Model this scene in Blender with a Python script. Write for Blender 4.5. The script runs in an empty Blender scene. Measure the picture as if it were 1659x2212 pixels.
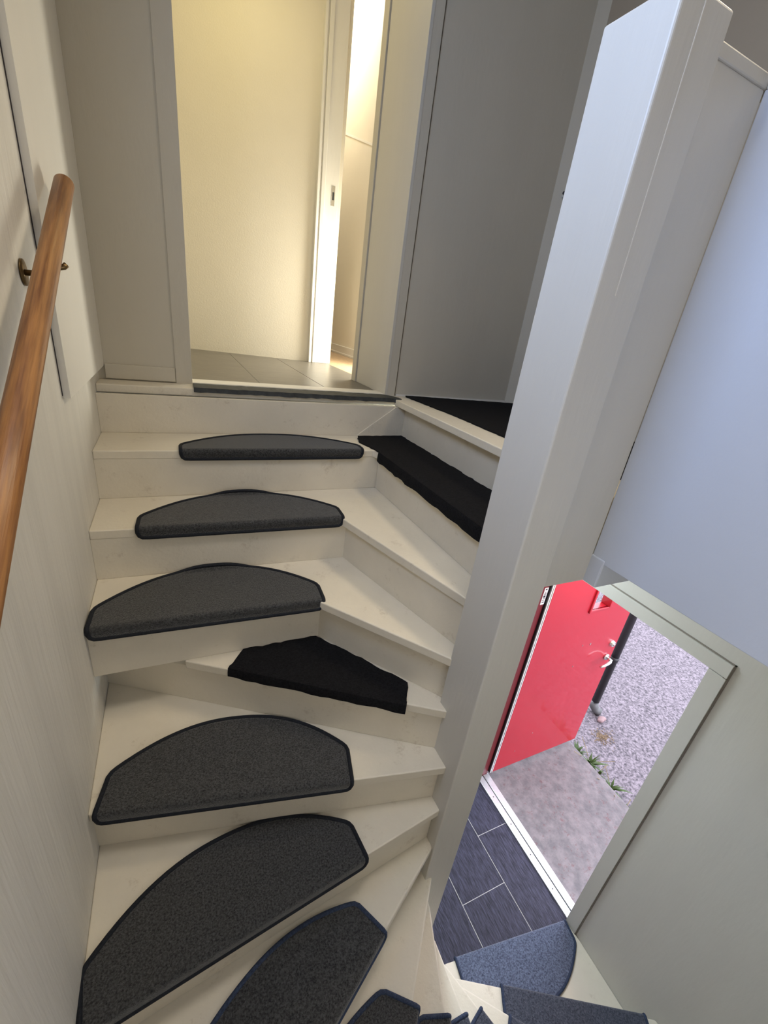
import bpy, bmesh, math, random
from mathutils import Vector, Matrix
random.seed(7)
S = bpy.context.scene
COL = S.collection

# ------------------------------------------------------------------ camera
yaw, pitch, roll, FPX = 0.480135521, 0.413624748, 0.135745875, 918.83
fw = Vector((math.sin(yaw)*math.cos(pitch), math.cos(yaw)*math.cos(pitch), -math.sin(pitch)))
rt = Vector((math.cos(yaw), -math.sin(yaw), 0)); up = rt.cross(fw)
r2 = rt*math.cos(roll)+up*math.sin(roll); u2 = -rt*math.sin(roll)+up*math.cos(roll)
cd = bpy.data.cameras.new('camera'); cam = bpy.data.objects.new('camera', cd); COL.objects.link(cam)
cd.sensor_fit = 'HORIZONTAL'; cd.sensor_width = 36; cd.lens = 36*FPX/1659; cd.clip_start = 0.02
cam.matrix_world = Matrix(((r2.x, u2.x, -fw.x, 0), (r2.y, u2.y, -fw.y, 0), (r2.z, u2.z, -fw.z, 0), (0, 0, 0, 1)))
S.camera = cam

# ------------------------------------------------------------------ colour, world, lights
S.view_settings.view_transform = 'Standard'; S.view_settings.look = 'None'
S.view_settings.exposure = 0.0; S.view_settings.gamma = 1
S.view_settings.use_curve_mapping = False
w = bpy.data.worlds.new('sky'); S.world = w; w.use_nodes = True
wb = w.node_tree.nodes['Background']; wb.inputs[0].default_value = (0.83, 0.86, 1.0, 1); wb.inputs[1].default_value = 5.6

YF_FILL = -0.44
def area(name, loc, target, sx, sy, power, col, spread=180):
    l = bpy.data.lights.new(name, 'AREA'); l.shape = 'RECTANGLE'; l.size = sx; l.size_y = sy
    l.energy = power; l.color = col; l.spread = math.radians(spread)
    o = bpy.data.objects.new(name, l); COL.objects.link(o); o.location = loc
    o.rotation_euler = (Vector(target)-Vector(loc)).to_track_quat('-Z', 'Y').to_euler()
    return o
area('stair_window_light', (-0.40, 0.72, 0.85), (1.0, 0.50, 0.50), 0.70, 0.76, 12, (0.20, 0.47, 1.0))
area('hall_warm_fill', (0.35, 2.95, 1.90), (0.35, 2.95, 0), 0.5, 0.5, 5.8, (1.0, 0.84, 0.42))  # unseen warm light added to brighten the hall
area('side_room_window_light', (1.54, 3.02, 0.02), (0.0, 2.80, -0.1), 0.60, 0.75, 50, (1.0, 0.95, 0.80))
area('side_room_fill', (1.25, 4.7, 2.75), (1.25, 4.3, 0), 0.25, 0.4, 36, (1.0, 0.93, 0.80))  # no lamp known here; added to brighten the side room wall
area('upper_landing_fill', (1.80, 0.75, 1.60), (-0.28, 0.25, -0.7), 0.7, 0.6, 18, (1.0, 0.83, 0.58), 110)  # invented light aimed at the left wall and treads
area('stairwell_fill', (0.30, 0.35, 2.05), (0.28, 0.60, -1.2), 0.5, 0.5, 3.6, (1.0, 0.93, 0.84), 75)  # extra light added overhead to lift the lower treads and wall
area('low_front_fill', (0.45, YF_FILL, -0.55), (0.30, 2.0, -0.75), 0.7, 0.5, 3.8, (0.96, 0.96, 0.96))  # added fill for risers and lower walls, no known window there
area('entry_hall_fill', (1.3, 1.95, -0.45), (1.3, 1.6, -3), 0.4, 0.3, 40, (0.76, 0.88, 1.0))  # unseen fill added to brighten the lower treads and entry wall
pl = bpy.data.lights.new('door_top_fill', 'POINT'); pl.energy = 11; pl.color = (1, 0.50, 0.08); pl.shadow_soft_size = 0.05  # added warm light for the orange on the door top, source unknown
po = bpy.data.objects.new('door_top_fill', pl); COL.objects.link(po); po.location = (2.32, 1.22, -1.02)

# ------------------------------------------------------------------ materials
def mat(name, col, rough=0.5, noise=0.0, nscale=8.0, bump=0.0, bscale=60.0, stretch=None, metal=0.0,
        stain=0.0, stain_col=(0.30, 0.22, 0.14), coat=0.0, col2=None, detail=4, seed=0.0, spec=0.5, st=(0.58, 0.70), sts=11):
    m = bpy.data.materials.new(name); m.use_nodes = True
    nt = m.node_tree; N = nt.nodes; K = nt.links; b = N['Principled BSDF']
    b.inputs['Roughness'].default_value = rough; b.inputs['Metallic'].default_value = metal
    b.inputs['Coat Weight'].default_value = coat; b.inputs['Specular IOR Level'].default_value = spec
    tc = N.new('ShaderNodeTexCoord'); mp = N.new('ShaderNodeMapping'); K.new(tc.outputs['Object'], mp.inputs[0])
    mp.inputs['Location'].default_value = (seed, seed*1.7, seed*0.3)
    if stretch: mp.inputs['Scale'].default_value = stretch
    c = (*col, 1)
    if noise or col2:
        n = N.new('ShaderNodeTexNoise'); n.inputs['Scale'].default_value = nscale; n.inputs['Detail'].default_value = detail
        n.inputs['Roughness'].default_value = 0.65
        K.new(mp.outputs[0], n.inputs['Vector'])
        r = N.new('ShaderNodeMapRange'); K.new(n.outputs['Fac'], r.inputs[0])
        r.inputs[1].default_value = 0.35; r.inputs[2].default_value = 0.65
        mx = N.new('ShaderNodeMix'); mx.data_type = 'RGBA'; K.new(r.outputs[0], mx.inputs[0])
        cc = col2 if col2 else tuple(v*(1-noise) for v in col)
        mx.inputs[6].default_value = (*cc, 1); mx.inputs[7].default_value = c
        out = mx.outputs[2]
        if stain:
            n2 = N.new('ShaderNodeTexNoise'); n2.inputs['Scale'].default_value = sts; n2.inputs['Detail'].default_value = 8
            n2.inputs['Roughness'].default_value = 0.8; K.new(tc.outputs['Object'], n2.inputs['Vector'])
            r3 = N.new('ShaderNodeMapRange'); K.new(n2.outputs['Fac'], r3.inputs[0])
            r3.inputs[1].default_value = st[0]; r3.inputs[2].default_value = st[1]; r3.inputs[4].default_value = stain
            m2 = N.new('ShaderNodeMix'); m2.data_type = 'RGBA'; K.new(r3.outputs[0], m2.inputs[0])
            K.new(out, m2.inputs[6]); m2.inputs[7].default_value = (*stain_col, 1); out = m2.outputs[2]
        K.new(out, b.inputs['Base Color'])
    else:
        b.inputs['Base Color'].default_value = c
    if bump:
        n3 = N.new('ShaderNodeTexNoise'); n3.inputs['Scale'].default_value = bscale; n3.inputs['Detail'].default_value = 5
        K.new(mp.outputs[0], n3.inputs['Vector'])
        bp = N.new('ShaderNodeBump'); bp.inputs['Strength'].default_value = bump; bp.inputs['Distance'].default_value = 0.004
        K.new(n3.outputs['Fac'], bp.inputs['Height']); K.new(bp.outputs[0], b.inputs['Normal'])
    return m

M = {}
M['stair'] = mat('stair_paint', (0.70, 0.645, 0.535), 0.45, 0.06, 5, 0.2, 90, stain=0.4)
M['wall'] = mat('wall_paint', (0.56, 0.52, 0.43), 0.6, 0.04, 3, 0.25, 45, stretch=(1, 1, 0.35))
M['oldwall'] = mat('streaky_wall_paint', (0.68, 0.66, 0.61), 0.55, 0.10, 12, 0.8, 70, stretch=(1, 1, 0.06))
M['post'] = mat('post_paint', (0.59, 0.572, 0.53), 0.42, 0.03, 5, 0.25, 60, stretch=(1, 1, 0.15))
M['guard'] = mat('guard_paint_bluelit', (0.56, 0.60, 0.69), 0.55, 0.02, 4, 0.08, 80)  # blue of the window light tinted into the panel colour
M['trim'] = mat('trim_paint', (0.72, 0.70, 0.65), 0.45, 0.03, 5, 0.15, 60, stretch=(1, 1, 0.2))
M['casing'] = mat('entry_paint', (0.60, 0.595, 0.55), 0.5, 0.04, 5, 0.12, 80, stretch=(1, 1, 0.2))
M['tan'] = mat('shaded_tan_wall_paint', (0.42, 0.36, 0.28), 0.6, 0.04, 3, 0.2, 45)  # brown wall colour, darkened for the shade it stands in
M['lining'] = mat('door_lining_paint', (0.58, 0.555, 0.49), 0.45, 0.03, 5, 0.15, 60, stretch=(1, 1, 0.2))
M['pipegrey'] = mat('grey_plastic', (0.10, 0.10, 0.10), 0.5)
M['gap'] = mat('dark_gap', (0.03, 0.025, 0.03), 0.9)
M['crack'] = mat('grey_crack', (0.22, 0.20, 0.17), 0.9)
M['cream'] = mat('hall_wallpaper', (0.76, 0.71, 0.60), 0.7, 0.02, 4, 0.2, 120)
M['pile'] = mat('charcoal_pile', (0.095, 0.096, 0.098), 0.95, bump=0.9, bscale=420, col2=(0.018, 0.019, 0.021), nscale=210, detail=8, spec=0.1)
M['pile_doorlit'] = mat('doorlit_blue_pile', (0.18, 0.215, 0.31), 0.95, bump=0.9, bscale=420, col2=(0.045, 0.055, 0.09), nscale=150, detail=8, spec=0.1)  # blue daylight from the open door put into the pile colour
M['pile_halflit'] = mat('half_doorlit_pile', (0.105, 0.115, 0.15), 0.95, bump=0.9, bscale=420, col2=(0.03, 0.034, 0.05), nscale=170, detail=6, spec=0.1)  # weaker share of the door's blue light mixed into the charcoal
M['bind'] = mat('binding_yarn', (0.012, 0.015, 0.023), 0.7, bump=0.6, bscale=300, noise=0.5, nscale=200, spec=0.25)
M['bind_doorlit'] = mat('doorlit_navy_yarn', (0.040, 0.058, 0.11), 0.75, bump=0.6, bscale=300, noise=0.5, nscale=200, spec=0.25)  # navy yarn, its colour raised as if lit from the door
M['black'] = mat('black_felt', (0.012, 0.012, 0.014), 0.95, bump=0.8, bscale=300, col2=(0.005, 0.005, 0.006), nscale=160, spec=0.12)
M['rubber'] = mat('dark_rubber', (0.035, 0.04, 0.043), 0.7, 0.5, 40, 0.3, 60)
M['tile'] = mat('wood_look_tile', (0.050, 0.050, 0.082), 0.6, bump=0.9, bscale=30, stretch=(5, 0.7, 1), col2=(0.012, 0.012, 0.022), nscale=26, spec=0.25)
M['grout'] = mat('grout', (0.50, 0.49, 0.47), 0.9)
M['halltile'] = mat('hall_tile', (0.15, 0.135, 0.115), 0.35, bump=0.2, bscale=20, stretch=(1, 5, 1), col2=(0.11, 0.10, 0.085), nscale=8)
M['wood'] = mat('laminate', (0.50, 0.36, 0.22), 0.4, bump=0.1, col2=(0.36, 0.25, 0.15), nscale=10, stretch=(8, 1, 1))
M['rail'] = mat('varnished_pine', (0.36, 0.165, 0.05), 0.42, col2=(0.15, 0.055, 0.016), nscale=9, coat=0.0, bump=0.15, bscale=50, detail=3)
M['alu'] = mat('aluminium', (0.60, 0.61, 0.63), 0.35, metal=0.6, noise=0.12, nscale=30)
M['steel'] = mat('satin_steel', (0.75, 0.74, 0.72), 0.22, metal=0.9)
M['brass'] = mat('aged_brass', (0.20, 0.13, 0.055), 0.35, metal=0.8)
M['red'] = mat('red_door_paint', (0.40, 0.010, 0.024), 0.35, 0.06, 3, 0.0, coat=0.4, stain=0.0)
M['darkred'] = mat('dark_red_frame', (0.12, 0.004, 0.006), 0.4)
M['white'] = mat('white_plastic', (0.75, 0.75, 0.74), 0.4)
M['blackp'] = mat('black_plastic', (0.02, 0.018, 0.02), 0.4)
M['concrete'] = mat('worn_concrete', (0.185, 0.162, 0.165), 0.8, bump=0.5, bscale=40, col2=(0.105, 0.097, 0.101), nscale=16, detail=9, stain=0.6, stain_col=(0.12, 0.045, 0.045), st=(0.56, 0.62), sts=26)
M['asphalt'] = mat('gritty_asphalt', (0.225, 0.190, 0.213), 0.85, bump=1.0, bscale=60, col2=(0.026, 0.022, 0.027), nscale=48, detail=8)
M['leaf'] = mat('leaf_green', (0.06, 0.11, 0.018), 0.6, 0.5, 30)
M['straw'] = mat('dry_stem', (0.22, 0.16, 0.07), 0.7)
M['pink'] = mat('pink_stone', (0.30, 0.19, 0.19), 0.6, 0.3, 60)
M['moss'] = mat('brown_debris', (0.25, 0.17, 0.10), 0.9, 0.5, 60)
M['outer'] = mat('outside_render', (0.45, 0.42, 0.40), 0.8)
g = bpy.data.materials.new('door_glass'); g.use_nodes = True
gb = g.node_tree.nodes['Principled BSDF']; gb.inputs['Transmission Weight'].default_value = 1; gb.inputs['Roughness'].default_value = 0.1
gb.inputs['Base Color'].default_value = (0.9, 0.88, 0.9, 1); M['glass'] = g

for nm in ('pile', 'pile_doorlit', 'pile_halflit'):
    bb = M[nm].node_tree.nodes['Principled BSDF']; bb.inputs['Sheen Weight'].default_value = 0.5; bb.inputs['Sheen Roughness'].default_value = 0.35
    bb.inputs['Sheen Tint'].default_value = (0.8, 0.8, 0.78, 1)
# pine rail: lengthwise grain follows the rail's slope
rm = M['rail'].node_tree; mpn = [n for n in rm.nodes if n.type == 'MAPPING'][0]
mpn.vector_type = 'TEXTURE'; mpn.inputs['Rotation'].default_value = (math.radians(30), 0, 0); mpn.inputs['Scale'].default_value = (0.12, 2.2, 0.12)

# ------------------------------------------------------------------ helpers
def obj(name, bm, m, parent=None, smooth=False, bevel=0.0, segs=2, **props):
    me = bpy.data.meshes.new(name); bmesh.ops.recalc_face_normals(bm, faces=bm.faces); bm.to_mesh(me); bm.free()
    o = bpy.data.objects.new(name, me); COL.objects.link(o)
    for x in (m if isinstance(m, (list, tuple)) else [m]): me.materials.append(x)
    if smooth:
        for p in me.polygons: p.use_smooth = True
    if bevel:
        b = o.modifiers.new('bevel', 'BEVEL'); b.width = bevel; b.segments = segs; b.limit_method = 'ANGLE'; b.angle_limit = math.radians(40)
    if parent: o.parent = parent
    for k, v in props.items(): o[k] = v
    return o
def box(bm, x0, x1, y0, y1, z0, z1, mi=0):
    v = [bm.verts.new((x, y, z)) for z in (z0, z1) for x, y in ((x0, y0), (x1, y0), (x1, y1), (x0, y1))]
    for f in ((3, 2, 1, 0), (4, 5, 6, 7), (0, 1, 5, 4), (1, 2, 6, 5), (2, 3, 7, 6), (3, 0, 4, 7)):
        bm.faces.new([v[i] for i in f]).material_index = mi
def bxs(*boxes):
    bm = bmesh.new()
    for b in boxes: box(bm, *b)
    return bm
def prism(bm, pts, z0, z1, mi=0):
    a = [bm.verts.new((x, y, z0)) for x, y in pts]; b = [bm.verts.new((x, y, z1)) for x, y in pts]; n = len(pts)
    bm.faces.new(a[::-1]).material_index = mi; bm.faces.new(b).material_index = mi
    for i in range(n): bm.faces.new((a[i], a[(i+1) % n], b[(i+1) % n], b[i])).material_index = mi
def tube(bm, pts, r, n=12, closed=False, cap=True):
    pts = [Vector(p) for p in pts]; rings = []; L = len(pts)
    prev = None
    for i, p in enumerate(pts):
        t = (pts[(i+1) % L] if (closed or i < L-1) else p) - (pts[i-1] if (closed or i > 0) else p)
        t.normalize()
        if prev is None:
            a = Vector((0, 0, 1)) if abs(t.z) < 0.9 else Vector((1, 0, 0)); s = t.cross(a).normalized()
        else:
            s = (prev - t*prev.dot(t)).normalized()
        prev = s; q = t.cross(s); rr = r[i] if isinstance(r, (list, tuple)) else r
        rings.append([bm.verts.new(p+(s*math.cos(k*2*math.pi/n)+q*math.sin(k*2*math.pi/n))*rr) for k in range(n)])
    for i in range(L if closed else L-1):
        A, B = rings[i], rings[(i+1) % L]
        for k in range(n): bm.faces.new((A[k], A[(k+1) % n], B[(k+1) % n], B[k]))
    if cap and not closed: bm.faces.new(rings[0][::-1]); bm.faces.new(rings[-1])
def struct(name, bm, m, parent=None, **k):
    o = obj(name, bm, m, parent, **k)
    if parent is None: o['kind'] = 'structure'
    return o
def tag(o, label, cat, group=None):
    o['label'] = label; o['category'] = cat
    if group: o['group'] = group
    return o
def empty(name, loc=(0, 0, 0)):
    o = bpy.data.objects.new(name, None); COL.objects.link(o); o.location = loc; o.empty_display_size = 0.1
    return o
def put(o, root):      # parent while keeping the world position of world-coordinate meshes
    o.parent = root; o.matrix_parent_inverse = Matrix.Translation(-root.location)
    return o

H, RISE = 0.345, 0.183
def zt(k): return -H-k*RISE
ZF = zt(15)           # entry floor
XL, XR, XU, YF, YB = -0.28, 1.79, 1.85, -0.45, 2.10
TOP = 2.10

# ------------------------------------------------------------------ walls
# left wall with the stair window above and behind the camera
struct('wall_left', bxs((XL-0.14, XL, YF-0.1, YB+0.5, ZF-0.1, 0.46), (XL-0.14, XL, YF-0.1, YB+0.5, 1.25, TOP),
                        (XL-0.14, XL, YF-0.1, 0.36, 0.46, 1.25), (XL-0.14, XL, 1.08, YB+0.5, 0.46, 1.25)), M['oldwall'])
win = struct('window_1', bxs((XL-0.10, XL-0.05, 0.36, 0.39, 0.46, 1.25), (XL-0.10, XL-0.05, 1.05, 1.08, 0.46, 1.25),
                             (XL-0.10, XL-0.05, 0.39, 1.05, 0.46, 0.49), (XL-0.10, XL-0.05, 0.39, 1.05, 1.22, 1.25)), M['trim'])
struct('wall_front', bxs((XL-0.14, XU+0.15, YF-0.12, YF, ZF-0.1, TOP)), M['wall'])
struct('fill_frame', bxs((0.06, 0.10, YF, YF+0.02, -0.84, -0.26), (0.80, 0.84, YF, YF+0.02, -0.84, -0.26), (0.10, 0.80, YF, YF+0.02, -0.84, -0.80), (0.10, 0.80, YF, YF+0.02, -0.30, -0.26)), M['trim'])  # invented frame around the added low front light
struct('ceiling', bxs((XL-0.14, XU+0.15, YF-0.12, 2.56, TOP, TOP+0.1), (-0.95, 1.13, 2.56, 4.1, TOP, TOP+0.1), (1.0, 2.2, 2.2, 5.7, 3.0, 3.1)), M['wall'])
# back wall round the tall doorway
DL, DR, DH = 0.066, 1.0, 1.72
struct('wall_back', bxs((XL, DL-0.002, YB, 2.55, ZF, TOP), (DR+0.004, XU+0.1, YB, 2.28, ZF, TOP), (DR+0.012, 1.10, 2.28, 2.545, ZF, TOP),
                        (DL-0.002, DR+0.004, YB, 2.55, DH, TOP), (DL-0.002, DR+0.004, YB+0.01, 2.55, ZF, -H-0.03)), M['wall'])
bm = bmesh.new()
box(bm, XL+0.025, 0.0, YB-0.012, YB, -H+0.005, -H+0.062)
struct('baseboard_back', bm, M['wall'], bevel=0.002)
struct('trim_1', bxs((0.002, DL, YB-0.006, YB+0.05, -H-0.004, DH)), M['wall'], bevel=0.001)           # left casing of the doorway
bm = bxs((DR-0.002, DR+0.056, YB-0.01, YB+0.001, -H-0.01, DH)); struct('trim_2', bm, M['wall'], bevel=0.002)
# door lining on the right: lighter front board, bluish rear board, grey stop
struct('trim_3', bxs((DR-0.004, DR+0.012, YB-0.012, 2.28, -H, DH)), M['lining'], bevel=0.0015)
struct('trim_4', bxs((DR+0.004, DR+0.02, 2.282, 2.53, -H, DH)), M['lining'], bevel=0.0015)
struct('trim_5', bxs((DR-0.004, DR+0.03, 2.535, 2.60, -H, DH)), M['wall'], bevel=0.002)
# thin groove beside the casing and corner strip at the far right
struct('trim_6', bxs((DR+0.060, DR+0.063, YB-0.003, YB+0.001, -H, DH)), M['crack'])
bm = bmesh.new(); prism(bm, [(1.815, YB), (XU, YB-0.05), (XU, YB)], -H, TOP); struct('trim_7', bm, M['wall'])
struct('baseboard_right', bxs((DR+0.065, 1.815, YB-0.008, YB, -H-0.002, -H+0.008)), M['trim'])
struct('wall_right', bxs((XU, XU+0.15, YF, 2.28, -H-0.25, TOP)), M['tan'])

# entry wall below, with the outside doorway
EY0, EY1, EH = 0.567, 1.515, -1.042
struct('wall_entry', bxs((XR, 1.99, YF-0.1, EY0, ZF-0.2, -H-0.25), (XR, 1.99, EY1+0.05, 2.4, ZF-0.2, -H-0.25), (XR, 1.99, EY0, EY1+0.05, EH+0.004, -H-0.25)), [M['casing']])
struct('wall_outside', bxs((1.991, 2.0, -3, EY0-0.02, ZF-0.2, 1.5), (1.991, 2.0, EY1+0.06, 4, ZF-0.2, 1.5), (1.991, 2.0, EY0-0.02, EY1+0.06, EH+0.05, 1.5)), M['outer'])
# casing boards: proud of the wall, with a shadow gap outside them
struct('trim_8', bxs((XR-0.010, XR, EY0-0.062, EY0+0.001, ZF, EH-0.004)), M['casing'], bevel=0.001)
struct('trim_9', bxs((XR-0.010, XR, EY0-0.062, EY1+0.07, EH-0.001, EH+0.060)), M['casing'], bevel=0.001)
struct('trim_10', bxs((XR-0.004, XR+0.001, EY0-0.068, EY0-0.0625, ZF, EH+0.066), (XR-0.004, XR+0.001, EY0-0.068, EY1, EH+0.0605, EH+0.066),
                      (XR-0.0105, XR, EY0-0.062, EY0-0.050, EH-0.004, EH-0.0015)), M['crack'])
struct('wall_understair', bxs((0.2, XR, 2.4, 2.5, ZF-0.1, -H-0.03)), M['wall'])

# ------------------------------------------------------------------ entry floor: wood-look tiles
bm = bmesh.new(); box(bm, XL, 1.905, YF, 2.4, ZF-0.06, ZF-0.002, 1)
cols = [(1.667, 1.905, 1.174), (1.350, 1.662, 0.893), (1.033, 1.345, 1.33), (0.716, 1.028, 1.05), (0.40, 0.711, 0.8)]
for x0, x1, j in cols:
    ys = [j+n*0.915 for n in range(-3, 4)]
    for a, b in zip(ys, ys[1:]):
        a2, b2 = max(a+0.002, YF), min(b-0.002, 2.4)
        if b2 > a2: box(bm, x0, x1, a2, b2, ZF-0.002, ZF, 0)
struct('floor', bm, [M['tile'], M['grout']])
sill = empty('door_threshold', (1.95, 1.04, ZF)); tag(sill, 'silver aluminium threshold strip between dark tiles and concrete step', 'threshold')
put(obj('ramp', bxs((1.905, 1.952, EY0-0.02, EY1, ZF-0.03, ZF+0.010)), M['alu'], bevel=0.003), sill)
put(obj('seal', bxs((1.952, 1.957, EY0-0.02, EY1, ZF-0.03, ZF+0.006)), M['blackp']), sill)
put(obj('outer_lip', bxs((1.957, 2.005, EY0-0.02, EY1, ZF-0.03, ZF+0.013)), M['alu'], bevel=0.003), sill)
for y in (0.75, 0.95, 1.15, 1.35):
    bm = bmesh.new(); tube(bm, [(1.93, y, ZF+0.009), (1.93, y, ZF+0.0112)], 0.004, 8)
    put(obj('screw', bm, M['blackp']), sill)

# ------------------------------------------------------------------ outside ground
struct('ground', bxs((2.0, 14, -6, 9, -3.5, -3.22)), M['asphalt'])
tag(obj('concrete_step', bxs((2.005, 2.912, -0.4, 2.3, -3.4, -3.105)), M['concrete'], bevel=0.012, segs=3),
    'worn grey concrete slab step outside the open red door', 'step')

# ------------------------------------------------------------------ red door, opened outwards
dr = empty('door_1', (2.03, 1.5, ZF+0.03)); dr['kind'] = 'structure'
DX0, DX1, DZ0, DZ1 = 2.032, 2.925, ZF+0.035, EH-0.02
wx0, wx1, wz0, wz1 = 2.455, 2.645, -1.60, -1.18
leaf = put(obj('leaf', bxs((DX0, wx0, 1.5, 1.555, DZ0, DZ1), (wx1, DX1, 1.5, 1.555, DZ0, DZ1), (wx0, wx1, 1.5, 1.555, DZ0, wz0), (wx0, wx1, 1.5, 1.555, wz1, DZ1)), M['red']), dr)
fr = put(obj('window_frame', bxs((wx0-0.014, wx0+0.004, 1.488, 1.51, wz0-0.02, wz1+0.01), (wx1-0.016, wx1+0.012, 1.484, 1.56, wz0, wz1+0.01),
                             (wx0-0.014, wx1+0.012, 1.492, 1.51, wz0-0.016, wz0), (wx0-0.014, wx1+0.012, 1.488, 1.51, wz1-0.004, wz1+0.012)), M['red'], bevel=0.004), dr)
gl = obj('pane', bxs((wx0, wx1, 1.528, 1.534, wz0, wz1)), M['glass']); gl.parent = fr; gl.matrix_parent_inverse = fr.matrix_parent_inverse.copy()
put(obj('weather_strip', bxs((2.004, 2.012, 1.497, 1.515, DZ0, DZ1)), M['white'], bevel=0.002), dr)
put(obj('weather_strip', bxs((2.018, 2.024, 1.495, 1.515, DZ0, DZ1)), M['white'], bevel=0.002), dr)
put(obj('rubber_seal', bxs((2.000, 2.032, 1.503, 1.53, DZ0, DZ1)), M['blackp']), dr)
# handle on the inside face
bm = bmesh.new(); tube(bm, [(2.860, 1.5, -2.115), (2.860, 1.488, -2.115)], 0.026, 20)
tube(bm, [(2.860, 1.489, -2.115), (2.860, 1.445, -2.115)], 0.010, 12)
pts = [(2.860, 1.452, -2.115), (2.835, 1.440, -2.116), (2.80, 1.436, -2.120), (2.765, 1.437, -2.128), (2.738, 1.442, -2.134)]
tube(bm, pts, [0.010, 0.011, 0.011, 0.010, 0.008], 12)
put(obj('handle', bm, M['steel'], smooth=True), dr)
bm = bmesh.new(); tube(bm, [(2.862, 1.5, -1.985), (2.862, 1.480, -1.985)], [0.027, 0.022], 20)
tube(bm, [(2.862, 1.482, -1.985), (2.862, 1.474, -1.985)], 0.010, 12)
put(obj('lock', bm, M['steel'], smooth=False, bevel=0.002), dr)
fr2 = struct('door_frame', bxs((1.925, 1.995, EY1, EY1+0.05, ZF, EH+0.03)), M['darkred'], bevel=0.003); fr2.name = 'trim_11'
st = tag(obj('sticker', bxs((1.962, 1.992, EY1-0.0015, EY1, -1.47, -1.345)), M['white']), 'small white sticker with black print on the dark red door frame', 'sticker')
bm = bxs(*[(1.967+random.random()*0.004, 1.982+random.random()*0.006, EY1-0.0022, EY1-0.0014, z, z+h) for z, h in
           ((-1.362, 0.010), (-1.380, 0.005), (-1.395, 0.009), (-1.418, 0.018), (-1.428, 0.005), (-1.440, 0.004), (-1.455, 0.006))])
obj('printed_marks', bm, M['blackp'], st)
# scuff marks where paint chipped on the door
bm = bmesh.new()
for x, z, r in ((2.52, -1.93, 0.007), (2.60, -1.94, 0.012), (2.50, -2.12, 0.007), (2.33, -2.75, 0.006), (2.2, -2.9, 0.006)):
    box(bm, x, x+r, 1.4985, 1.5, z, z+r*1.6)
put(obj('chipped_paint', bm, M['pink']), dr)

# downpipe behind the door
dp = empty('downpipe', (3.50, 1.76, -3.22)); tag(dp, 'black rain downpipe standing just behind the red door edge', 'downpipe')
bm = bmesh.new(); tube(bm, [(3.50, 1.76, -3.08), (3.50, 1.76, 0.4)], 0.036, 20); put(obj('pipe', bm, M['blackp'], smooth=True), dp)
bm = bmesh.new(); tube(bm, [(3.50, 1.76, -3.10+0.0), (3.50, 1.755, -3.14), (3.515, 1.73, -3.175), (3.54, 1.70, -3.19)], [0.040, 0.041, 0.040, 0.037], 20)
put(obj('shoe', bm, M['pipegrey'], smooth=True), dp)
bm = bmesh.new(); tube(bm, [(3.50, 1.76, -2.56), (3.50, 1.76, -2.52)], 0.041, 20); put(obj('bracket', bm, M['blackp'], smooth=True), dp)

# stone, debris, weeds
bm = bmesh.new(); bmesh.ops.create_icosphere(bm, subdivisions=3, radius=1)
for v in bm.verts:
    v.co *= 1+0.12*math.sin(v.co.x*5+v.co.y*3); v.co = Vector((3.50+v.co.x*0.05, 1.64+v.co.y*0.028, -3.198+v.co.z*0.024))
tag(obj('stone', bm, M['pink'], smooth=True), 'small pink and white stone lying at the foot of the downpipe', 'stone')
bm = bmesh.new()
for i in range(260):
    a = random.random()*6.28; r = abs(random.gauss(0, 0.055)); x, y = 3.36+r*math.cos(a)*1.1, 1.50+r*math.sin(a)
    d = random.random()*3.14; l = 0.006+random.random()*0.012; dx, dy = l*math.cos(d), l*math.sin(d)
    q = [bm.verts.new(p) for p in ((x-dx, y-dy, -3.219), (x+dy*.25, y-dx*.25, -3.216), (x+dx, y+dy, -3.218), (x-dy*.25, y+dx*.25, -3.215))]
    bm.faces.new(q)
tag(obj('dry_debris', bm, M['moss'], kind='stuff'), 'patch of brown dry moss crumbs on the asphalt by the door', 'debris')
def weed(x, y, n, h, label, seed):
    rnd = random.Random(seed); root = empty('weed', (x, y, -3.22)); tag(root, label, 'weed', 'weeds along the concrete step')
    bm = bmesh.new()
    for i in range(n):
        a = rnd.random()*6.28; L = h*(0.5+rnd.random()*0.7); wd = 0.004+rnd.random()*0.006; lean = 0.35+rnd.random()*0.8
        d = Vector((math.cos(a), math.sin(a), 0)); s = Vector((-d.y, d.x, 0)); P = []
        for j in range(6):
            t = j/5; c = d*(L*lean*t*t*0.9+0.01*t)+Vector((0, 0, L*(t-0.45*lean*t*t))); ww = wd*math.sin(math.pi*(0.12+0.88*t))*(1.6 if j % 2 else 1.0)
            P.append((bm.verts.new(c-s*ww), bm.verts.new(c+Vector((0, 0, ww*0.4))), bm.verts.new(c+s*ww)))
        for j in range(5):
            for k in (0, 1): bm.faces.new((P[j][k], P[j][k+1], P[j+1][k+1], P[j+1][k]))
    o = obj('leaves', bm, M['leaf'], root, smooth=True)
    bm = bmesh.new()
    for i in range(3):
        a = rnd.random()*6.28; d = Vector((math.cos(a), math.sin(a), 0)); L = h*1.3
        tube(bm, [d*(L*t*t*0.8)+Vector((0, 0, L*0.75*t)) for t in (0, .25, .5, .75, 1)], 0.0022, 6)
    obj('stem', bm, M['straw'], root)
weed(2.955, 1.455, 16, 0.12, 'leafy green weed at the slab edge, nearest the red door', 1)
weed(2.975, 1.335, 24, 0.16, 'largest spiky green weed with a yellow stem by the slab', 2)
weed(2.965, 1.245, 12, 0.10, 'low pale weed between the two bigger slab edge weeds', 5)
weed(2.965, 1.110, 22, 0.13, 'green weed with dry reddish stems further along the slab', 3)
weed(2.950, 0.960, 12, 0.07, 'tiny green sprout half hidden by the entry door casing', 4)

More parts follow.
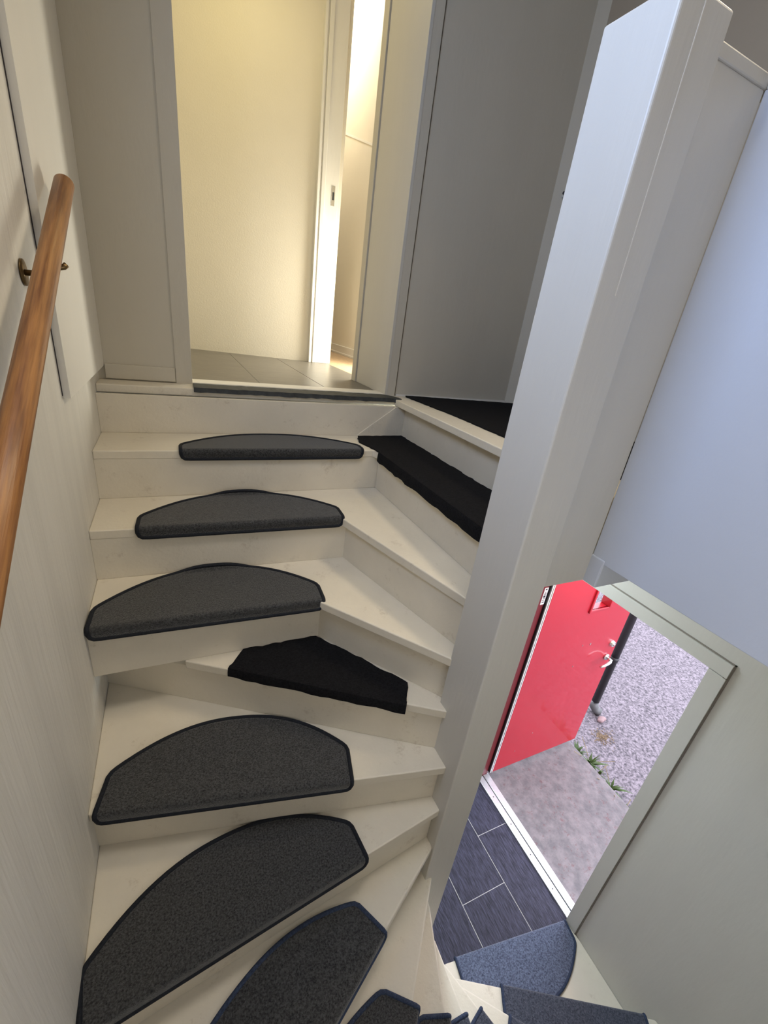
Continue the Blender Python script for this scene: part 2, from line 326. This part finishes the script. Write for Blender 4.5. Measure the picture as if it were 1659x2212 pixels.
# ------------------------------------------------------------------ hall behind the doorway
bm = bmesh.new(); box(bm, -0.8, 1.10, YB+0.04, 3.9, -H-0.06, -H-0.002, 1)
gx = [-0.63, -0.295, 0.04, 0.375, 0.71, 1.10]; gy = [2.2, 2.8, 3.4, 4.0]
for i in range(5):
    for j in range(3):
        box(bm, gx[i]+0.002, gx[i+1]-0.002, gy[j]+(0.3 if False else 0), gy[j+1]-0.0005, -H-0.002, -H, 0)
hf = struct('floor_hall', bm, [M['halltile'], M['grout']])
struct('trim_12', bxs((DL-0.002, DR+0.01, 2.10, 2.20, -H-0.02, -H+0.006)), M['trim'], bevel=0.002)       # white sill of the doorway
bm = bmesh.new(); prism(bm, [(-0.8, 3.865), (0.946, 3.452), (0.946, 3.60), (-0.8, 4.0)], -H-0.05, TOP); struct('wall_hall', bm, M['cream'])
struct('wall_hall_left', bxs((-0.9, -0.8, 2.5, 4.0, -H-0.05, TOP), (-0.9, XL-0.14, 2.45, 2.55, -H-0.05, TOP)), M['cream'])
struct('wall_hall_right', bxs((1.02, 1.12, 2.60, 2.62, -H, 3.0), (1.02, 1.12, 2.62, 3.43, 1.95, 3.0)), M['cream'])
bm = bxs((0.944, 0.962, 3.418, 3.47, -H, 1.95), (0.962, 0.972, 3.424, 3.47, -H, 1.95), (0.972, 1.000, 3.416, 3.47, -H, 1.95))
struct('trim_13', bm, M['trim'], bevel=0.003)
dj = struct('trim_14', bxs((1.001, 1.098, 3.43, 3.49, -H, 1.95)), M['trim'], bevel=0.002)
tag(obj('strike_plate', bxs((1.048, 1.074, 3.4275, 3.43, 0.695, 0.81)), M['steel'], bevel=0.001), 'small metal strike plate on the bright inner door jamb', 'strike plate')
sp = bpy.data.objects['strike_plate']
obj('latch_hole', bxs((1.056, 1.068, 3.4268, 3.4276, 0.73, 0.775)), M['rubber'], sp)
struct('floor_room', bxs((1.10, 2.2, 2.3, 5.6, -H-0.05, -H)), M['wood'])
struct('wall_room', bxs((1.56, 1.66, 2.28, 5.5, -H-0.05, 3.0), (1.0, 1.66, 5.5, 5.6, -H-0.05, 3.0), (1.10, 1.14, 3.49, 5.5, -H-0.05, 3.0), (1.0, 1.66, 2.18, 2.28, TOP, 3.0)), M['cream'])
struct('baseboard_room', bxs((1.548, 1.56, 2.3, 5.5, -H, -H+0.085), (1.542, 1.56, 2.3, 5.5, -H, -H+0.02)), M['trim'], bevel=0.003)
bm = bmesh.new()
q = [(1.557, 4.90, 1.592), (1.557, 4.00, 1.285), (1.557, 4.00, 1.270), (1.557, 4.90, 1.577)]
a = [bm.verts.new(p) for p in q]; b = [bm.verts.new((1.561, p[1], p[2])) for p in q]
bm.faces.new(a); bm.faces.new(b[::-1])
for i in range(4): bm.faces.new((a[i], a[(i+1) % 4], b[(i+1) % 4], b[i]))
struct('trim_15', bm, M['trim'])

# ------------------------------------------------------------------ staircase
stc = empty('staircase', (0.75, 0.65, ZF)); tag(stc, 'white painted winding wooden staircase turning down around the square post', 'staircase')
TH = 0.032
def tread(k, pts, m=None):
    bm = bmesh.new(); prism(bm, pts, zt(k)-TH, zt(k)); return put(obj('tread', bm, M['stair'], bevel=0.004 if k < 7 else 0.006, segs=3), stc)
def riser(p, q, k, k2=None, th=0.018, side=1, drop=0.0):
    p, q = Vector(p), Vector(q); d = (q-p).normalized(); n = Vector((-d.y, d.x))*th*side
    bm = bmesh.new(); prism(bm, [tuple(p), tuple(q), tuple(q+n), tuple(p+n)], (zt(k+1) if k2 is None else k2)-drop, zt(k)-TH+0.001)
    put(obj('riser', bm, M['stair'], bevel=0.0015), stc)
def ext(p, q, t): # point on line p->q
    return (p[0]+(q[0]-p[0])*t, p[1]+(q[1]-p[1])*t)
PX = 0.702
# landing boards
bm = bmesh.new()
prism(bm, [(XL, 1.985), (1.01, 1.985), (1.01, 0.70), (1.04, 0.70), (1.04, YF), (XU, YF), (XU, YB+0.01), (XL, YB+0.01)], -H-TH, -H)
put(obj('landing', bm, M['stair'], bevel=0.004, segs=3), stc)
riser((XL, 1.952), (1.058, 1.952), 0); riser((1.058, 1.952), (1.058, 0.70), 0)
bm = bmesh.new(); prism(bm, [(0.80, -0.527), (1.057, -0.527), (1.057, -0.378), (1.0, -0.378)], 0, 0.007)
for v in bm.verts: v.co = Vector((v.co.x, 1.952-v.co.z, v.co.y))
put(obj('patch_board', bm, M['stair'], bevel=0.0015), stc)
# treads 1-3 wrap round a corner
tread(1, [(XL, 1.708), (0.79, 1.703), (0.81, 1.66), (0.812, 0.79), (1.08, 0.70), (1.08, 1.97), (XL, 1.97)])
riser((XL, 1.7095), (0.822, 1.7045), 1); riser((0.822, 1.712), (0.835, 0.79), 1)
tread(2, [(XL, 1.448), (0.552, 1.414), (PX+0.04, 0.81), (PX+0.16, 0.79), (0.85, 1.73), (XL, 1.73)])
riser((XL, 1.4495), (0.578, 1.4155), 2); riser((0.570, 1.436), (0.752, 0.80), 2)
tread(3, [(XL, 1.193), (0.390, 1.160), (PX+0.005, 0.766), (PX+0.08, 0.78), (0.62, 1.46), (XL, 1.47)])
riser((XL, 1.1945), (0.415, 1.185), 3); riser((0.412, 1.190), (PX+0.02, 0.785), 3)
N = {4: ((PX, 0.739), (XL, 1.343)), 5: ((PX, 0.681), (XL, 0.889)), 6: ((PX, 0.660), (XL, 0.535)), 7: ((PX, 0.646), (XL, 0.083)),
     8: ((0.727, 0.632), (-0.189, YF)), 9: ((0.746, 0.616), (0.367, YF)), 10: ((0.782, 0.575), (0.752, YF)), 11: ((0.847, 0.546), (1.208, YF)),
     12: ((0.949, 0.495), (XR, -0.395)), 13: ((1.0, 0.571), (XR, 0.106)), 14: ((1.045, 0.673), (XR, 0.560))}
tread(4, [N[4][0], (-0.03, 1.188), (-0.03, 1.22), (0.45, 1.22), (0.74, 0.80)])
P4 = (-0.27, N[4][1][1]-0.006)
tread(5, [N[5][0], N[5][1], (XL, 1.38), (PX, 0.78)])
tread(6, [N[6][0], N[6][1], (XL, 0.945), (PX, 0.73)])
tread(7, [N[7][0], N[7][1], (XL, 0.585), (PX, 0.70)])
tread(8, [N[8][0], N[8][1], (XL, YF), (XL, 0.13), (0.70, 0.69), (0.74, 0.69)])
tread(9, [N[9][0], N[9][1], (-0.24, YF), (0.70, 0.665), (0.755, 0.66)])
tread(10, [N[10][0], N[10][1], (0.32, YF), (0.71, 0.62), (0.76, 0.62)])
tread(11, [N[11][0], N[11][1], (0.71, YF), (0.745, 0.57), (0.79, 0.58)])
tread(12, [N[12][0], N[12][1], (XR, YF), (1.16, YF), (0.81, 0.53), (0.85, 0.55)])
tread(13, [N[13][0], N[13][1], (XR, -0.43), (0.915, 0.48), (0.945, 0.50)])
tread(14, [N[14][0], N[14][1], (XR, 0.06), (0.96, 0.545), (0.995, 0.575)])
for k, sd in [(4, 1), (5, 1), (6, 1), (7, 1), (8, 1), (9, 1), (10, 1), (11, 1), (12, 1), (13, 1), (14, 1)]:
    p, q = Vector(N[k][0]), Vector(N[k][1]); d = (q-p).normalized(); n = Vector((d.y, -d.x))   # towards the uphill side
    off = {4: 0.012, 5: 0.026, 6: 0.022}.get(k, 0.018)
    riser(p+n*off, q+n*off+d*(0.05 if k < 9 else 0.0), k, side=-1)

# ------------------------------------------------------------------ newel post and guard
post = obj('newel_post', bxs((0.70, 0.82, 0.635, 0.782, ZF, 0.508)), M['post'], bevel=0.005, segs=3)
tag(post, 'tall thick white painted square post the winding stairs turn around', 'post')
bm = bxs((0.7495, 0.7512, 0.634, 0.6352, 0.10, 0.50)); obj('joint_line', bm, M['trim'], post)
gd = empty('guard_wall', (1.0, 0.65, -H)); tag(gd, 'white panelled guard wall beside the post, above the entry door', 'guard wall')
put(obj('short_panel', bxs((0.82, 1.0, 0.662, 0.70, -0.585, 0.470)), M['post'], bevel=0.003), gd)
put(obj('long_panel', bxs((1.0, 1.04, YF, 0.662, -0.512, 0.470)), M['guard'], bevel=0.002), gd)
put(obj('top_rail', bxs((0.82, 1.042, 0.6605, 0.702, 0.470, 0.492), (0.9985, 1.042, YF, 0.6605, 0.470, 0.492)), M['post'], bevel=0.003), gd)
put(obj('corner_batten', bxs((0.997, 1.16, 0.622, 0.70, -0.585, -0.50)), M['guard'], bevel=0.004), gd)
hk = empty('hook', (0.992, 0.64, 0.475)); tag(hk, 'small white hook with dark screw on top of the guard wall corner', 'hook')
bm = bmesh.new(); tube(bm, [(0, 0, 0), (-0.012, 0, -0.004), (-0.016, -0.002, -0.014), (-0.010, -0.003, -0.020)], 0.0045, 10); obj('hook_arm', bm, M['white'], hk, smooth=True)
bm = bmesh.new(); tube(bm, [(0, 0, 0.010), (-0.009, 0, 0.010)], 0.005, 10); obj('screw', bm, M['blackp'], hk)
hk2 = empty('latch', (1.842, 2.045, 0.71)); tag(hk2, 'tiny dark latch on the corner strip behind the post', 'latch')
bm = bmesh.new(); tube(bm, [(0, 0, 0), (-0.012, -0.006, 0)], 0.008, 10); obj('pin', bm, M['blackp'], hk2)
bm = bmesh.new(); box(bm, -0.016, 0.0, -0.006, 0, -0.02, -0.008); obj('plate', bm, M['white'], hk2)

# ------------------------------------------------------------------ plank on the left wall
pk = empty('wall_plank', (XL, 1.7, -0.3)); tag(pk, 'wide white upright plank fixed on the left wall beside the back wall', 'plank')
bm = bmesh.new()
prof = [(XL+0.001, 1.425), (XL+0.018, 1.425), (XL+0.023, YB-0.001), (XL+0.001, YB-0.001)]
def slab(pf, z0a, z1):
    a = []; b = []
    for x, y in pf:
        t = (y-1.425)/(YB-1.425); zz = z0a
        a.append(bm.verts.new((x, y, zz))); b.append(bm.verts.new((x, y, z1)))
    n = len(pf); bm.faces.new(a[::-1]); bm.faces.new(b)
    for i in range(n): bm.faces.new((a[i], a[(i+1) % n], b[(i+1) % n], b[i]))
slab(prof, -0.292, TOP-0.01)
put(obj('board', bm, M['trim']), pk)
put(obj('joint_gap', bxs((XL+0.0005, XL+0.0015, 1.419, 1.426, -0.285, TOP-0.01)), M['gap']), pk)

# ------------------------------------------------------------------ handrail
hr = empty('handrail', (-0.225, 1.25, 0.05)); tag(hr, 'round varnished pine handrail on the left wall', 'handrail')
A = Vector((-0.222, 1.545, 0.222)); B = Vector((-0.222, 0.30, -0.497))
bm = bmesh.new(); n = 24
d = (B-A).normalized()
tube(bm, [A-d*0.004, A-d*0.0, A+d*0.006, A+(B-A)*0.3, A+(B-A)*0.6, B], [0.012, 0.0185, 0.0215, 0.0215, 0.0215, 0.0215], 28)
put(obj('rail', bm, M['rail'], smooth=True), hr)
br = bmesh.new(); tube(br, [(XL+0.0005, 1.262, 0.004), (XL+0.004, 1.262, 0.004)], 0.026, 24)
tube(br, [(XL+0.003, 1.262, 0.004), (XL+0.030, 1.264, 0.005), (-0.226, 1.27, 0.020), (-0.206, 1.272, 0.026), (-0.201, 1.274, 0.031)], 0.006, 12)
put(obj('wall_bracket', br, M['brass'], smooth=True), hr)

# ------------------------------------------------------------------ stair mats
def make_mat(k, P0, P1, label, side=0.10, apex=0.245, vlim=9.0, blue=False, drop=0.042, side1=None, flip=False, curl=1.0):
    P0, P1 = Vector(P0), Vector(P1); L = (P1-P0).length; ud = (P1-P0)/L
    nd = Vector((-ud.y, ud.x));
    if flip: nd = -nd
    side1 = side if side1 is None else side1
    zb = zt(k); t = 0.009
    def vmax(u):
        x = u/L; base = side+(side1-side)*x
        hgt = apex-(side+side1)/2; v = base+hgt*(1-abs(2*x-1)**2.25)
        return v
    def world(u, s, up=0.0):   # s<0 hangs over the nosing
        R = 0.010
        if s < 0:
            a = min(-s/R, math.pi/2); v = -R*math.sin(a); z = t-R*(1-math.cos(a))
            rest = -s-R*math.pi/2
            if rest > 0: z -= rest
            nv, nz = -math.sin(a), math.cos(a)
        elif s <= vlim: v, z, nv, nz = s, t, 0, 1
        else:
            e = s-vlim; R2 = 0.012; a = min(e/R2, math.radians(80)); v = vlim+R2*math.sin(a); z = t+R2*(1-math.cos(a)); r = e-R2*math.radians(80)
            if r > 0: v += r*math.cos(math.radians(80)); z += r*math.sin(math.radians(80))
            nv, nz = -math.sin(a), math.cos(a)
        v += nv*up; z += nz*up
        c = P0+ud*u+nd*v
        return Vector((c.x, c.y, zb+z))
    cr = 0.020
    def slo(u):
        e = min(u, L-u)
        return -drop if e >= cr else -drop+cr-math.sqrt(max(cr*cr-(cr-e)**2, 0))
    def shi(u):
        e = min(u, L-u); c2 = 0.012; v = vmax(u)
        return v if e >= c2 else v-(c2-math.sqrt(max(c2*c2-(c2-e)**2, 0)))
    us = [0, .002, .005, .009, .014, .02]; nU = 56
    us = us+[0.02+(L-0.04)*i/nU for i in range(1, nU)]+[L-x for x in reversed(us)]
    nS = 26; bm = bmesh.new(); G = []; Gb = []
    for u in us:
        lo, hi = slo(u), shi(u); rows = []; rb = []
        for j in range(nS+1):
            # finer sampling near the nosing fold and the back edge
            f = j/nS; s = lo+(hi-lo)*f
            fold = [-drop, -0.017, -0.013, -0.009, -0.005, 0.0, 0.004]
            if j < len(fold): s = max(lo, fold[j]) if j else lo
            else: s = 0.004+(hi-0.004)*(j-6)/(nS-6)
            rows.append(bm.verts.new(world(u, s))); rb.append(bm.verts.new(world(u, s, -0.007)))
        G.append(rows); Gb.append(rb)
    for i in range(len(us)-1):
        for j in range(nS):
            bm.faces.new((G[i][j], G[i+1][j], G[i+1][j+1], G[i][j+1])); bm.faces.new((Gb[i][j], Gb[i][j+1], Gb[i+1][j+1], Gb[i+1][j]))
        bm.faces.new((G[i][0], Gb[i][0], Gb[i+1][0], G[i+1][0])); bm.faces.new((G[i][nS], G[i+1][nS], Gb[i+1][nS], Gb[i][nS]))
    for i in (0, len(us)-1):
        for j in range(nS): bm.faces.new((G[i][j], G[i][j+1], Gb[i][j+1], Gb[i][j]))
    bmesh.ops.remove_doubles(bm, verts=bm.verts, dist=1e-5)
    o = obj('stair_mat', bm, M[{True: 'pile_doorlit', False: 'pile', 2: 'pile_halflit'}[blue]], smooth=True)  # tinted piles carry the door light in their colour
    tag(o, label, 'stair mat', 'half moon mats on the winding stairs')
    # binding runs round the whole outline
    path = []
    for u in us[::2]: path.append(world(u, slo(u), -0.002))
    nn = 10
    for j in range(1, nn): path.append(world(L, slo(L)+(shi(L)-slo(L))*j/nn, -0.002))
    for u in reversed(us[::2]): path.append(world(u, shi(u), -0.002))
    for j in range(1, nn): path.append(world(0, shi(0)+(slo(0)-shi(0))*j/nn, -0.002))
    cl = [path[0]]
    for p in path[1:]:
        if (p-cl[-1]).length > 0.003: cl.append(p)
    bm = bmesh.new(); tube(bm, cl, 0.0066, 10, closed=True)
    obj('binding', bm, M['bind_doorlit' if k >= 7 else 'bind'], o, smooth=True)
    return o
make_mat(1, (0.000, 1.709), (0.735, 1.704), 'dark grey half moon mat on the topmost step below the doorway', 0.05, 0.212, drop=0.046)
make_mat(2, (-0.145, 1.443), (0.558, 1.415), 'dark grey half moon mat on the second step down, its back edge buckled', 0.075, 0.256, vlim=0.236, drop=0.046)
make_mat(3, (-0.272, 1.188), (0.413, 1.156), 'dark grey half moon mat on the third step, directly above the black carpet piece', 0.085, 0.262, vlim=0.242, drop=0.046)
make_mat(5, (-0.262, 0.886), (0.402, 0.744), 'dark grey half moon mat directly below the black carpet piece', 0.105, 0.255)
make_mat(6, (-0.272, 0.535), (0.419, 0.622), 'largest looking dark grey half moon mat, reaching the bottom left corner', 0.10, 0.240)
make_mat(7, (-0.148, 0.160), (0.449, 0.504), 'dark mat cut by the bottom edge left of centre, next below the largest', 0.105, 0.232)
make_mat(8, (0.080, -0.153), (0.520, 0.371), 'dark mat end with a thick navy binding corner at the bottom centre', 0.105, 0.24, blue=False)
make_mat(9, (0.424, -0.298), (0.657, 0.352), 'small visible mat end just right of the thick navy corner, at bottom', 0.092, 0.24, blue=False)
make_mat(10, (0.757, -0.33), (0.777, 0.362), 'middle one of the three narrow mat ends between the white winders', 0.085, 0.24, blue=2)
make_mat(11, (1.140, -0.268), (0.906, 0.381), 'pointed mat end, rightmost of the three narrow ones at bottom', 0.085, 0.24, blue=2)
make_mat(12, (1.548, -0.150), (1.080, 0.345), 'sliver of mat at the bottom edge under the white tread corner', 0.09, 0.24, blue=2)
make_mat(13, (1.748, 0.131), (1.186, 0.462), 'door-lit bluish mat on the second lowest step, cut by the bottom edge', 0.092, 0.235, blue=2, )
make_mat(14, (1.771, 0.562), (1.105, 0.664), 'door-lit bluish half moon mat on the lowest step above the dark tiles', 0.085, 0.25, blue=True)

# ------------------------------------------------------------------ loose black carpet pieces
def carpet(name, pts, z, label, fold=None, t=0.006, wob=0.004, group=None):
    """flat felt piece; fold = (index of edge) list whose edge hangs down over the nosing by d"""
    bm = bmesh.new(); P = []; n = len(pts)
    for i in range(n):
        a, b = Vector(pts[i]), Vector(pts[(i+1) % n]); m = max(2, int((b-a).length/0.02))
        d = (b-a).normalized(); nn = Vector((-d.y, d.x)); hang = fold and i in fold
        for j in range(m):
            f = j/m; c = a+(b-a)*f+nn*random.uniform(-wob, wob)*(0 if j == 0 else 1)
            P.append((c, hang, nn))
    top = [bm.verts.new((c.x, c.y, z+t)) for c, h, q in P]; bot = [bm.verts.new((c.x, c.y, z+0.0005)) for c, h, q in P]
    bm.faces.new(top); bm.faces.new(bot[::-1]); N_ = len(P)
    for i in range(N_): bm.faces.new((top[i], bot[i], bot[(i+1) % N_], top[(i+1) % N_]))
    if fold:
        for e in fold:
            a, b = Vector(pts[e]), Vector(pts[(e+1) % n]); d = (b-a).normalized(); q = Vector((d.y, -d.x)); dd = fold[e]
            m = max(6, int((b-a).length/0.03)); rows = []
            for j in range(m+1):
                f = j/m; c = a+(b-a)*f; hh = dd*(1+random.uniform(-0.09, 0.09)); out = 0.006+random.random()*0.003
                pr = [(-0.012, t), (0.004, t-0.0005), (out*0.8, -0.003), (out, -hh*0.5), (out, -hh), (out-0.005, -hh), (0.001, -0.006)]
                rows.append([bm.verts.new((c.x+q.x*v, c.y+q.y*v, z+zz)) for v, zz in pr])
            for j in range(m):
                for k2 in range(6): bm.faces.new((rows[j][k2], rows[j+1][k2], rows[j+1][k2+1], rows[j][k2+1]))
            bm.faces.new(rows[0]); bm.faces.new(rows[-1][::-1])
    o = obj(name, bm, M['black'], smooth=False); tag(o, label, 'carpet', group)
    return o
carpet('carpet_piece', [(0.095, 1.115), (0.588, 0.800), (0.632, 0.880), (0.475, 1.095), (0.405, 1.182), (0.150, 1.186)], zt(4),
       'black carpet piece on the narrow fourth step, pointed at the back', {0: 0.028})
carpet('carpet_piece', [(0.812, 0.80), (1.055, 0.80), (1.052, 1.945), (0.800, 1.925), (0.768, 1.83), (0.803, 1.665)], zt(1),
       'black carpet piece draped over the right hand upper step, next to the post', {5: 0.040})
carpet('carpet_piece', [(1.13, 0.80), (1.83, 0.80), (1.83, 2.035), (1.12, 2.085), (1.11, 2.06), (1.14, 1.60)], zt(0),
       'black carpet piece lying on the upper landing right of the doorway', None)
# worn rubber strip along the doorway edge
bm = bmesh.new(); rows = []
for i in range(40):
    x = 0.066+(1.045-0.066)*i/39; w_ = random.uniform(-0.002, 0.002); tz = 0.004+random.uniform(0, 0.002); bk = 2.085 if x < 1.0 else 2.085-(x-1.0)*1.6
    rows.append([bm.verts.new(p) for p in ((x, bk, -H+0.001), (x, bk, -H+tz), (x, 2.02+w_, -H+tz), (x, 1.980+w_, -H+tz), (x, 1.975+w_, -H-0.012-2*abs(w_)), (x, 1.9835+w_*0.3, -H-0.012), (x, 1.984, -H+0.001))])
for i in range(39):
    for j in range(7): bm.faces.new((rows[i][j], rows[i+1][j], rows[i+1][(j+1) % 7], rows[i][(j+1) % 7]))
bm.faces.new(rows[0]); bm.faces.new(rows[-1][::-1])
tag(obj('rubber_strip', bm, M['rubber']), 'worn dark rubber strip along the foot of the bright doorway', 'strip')
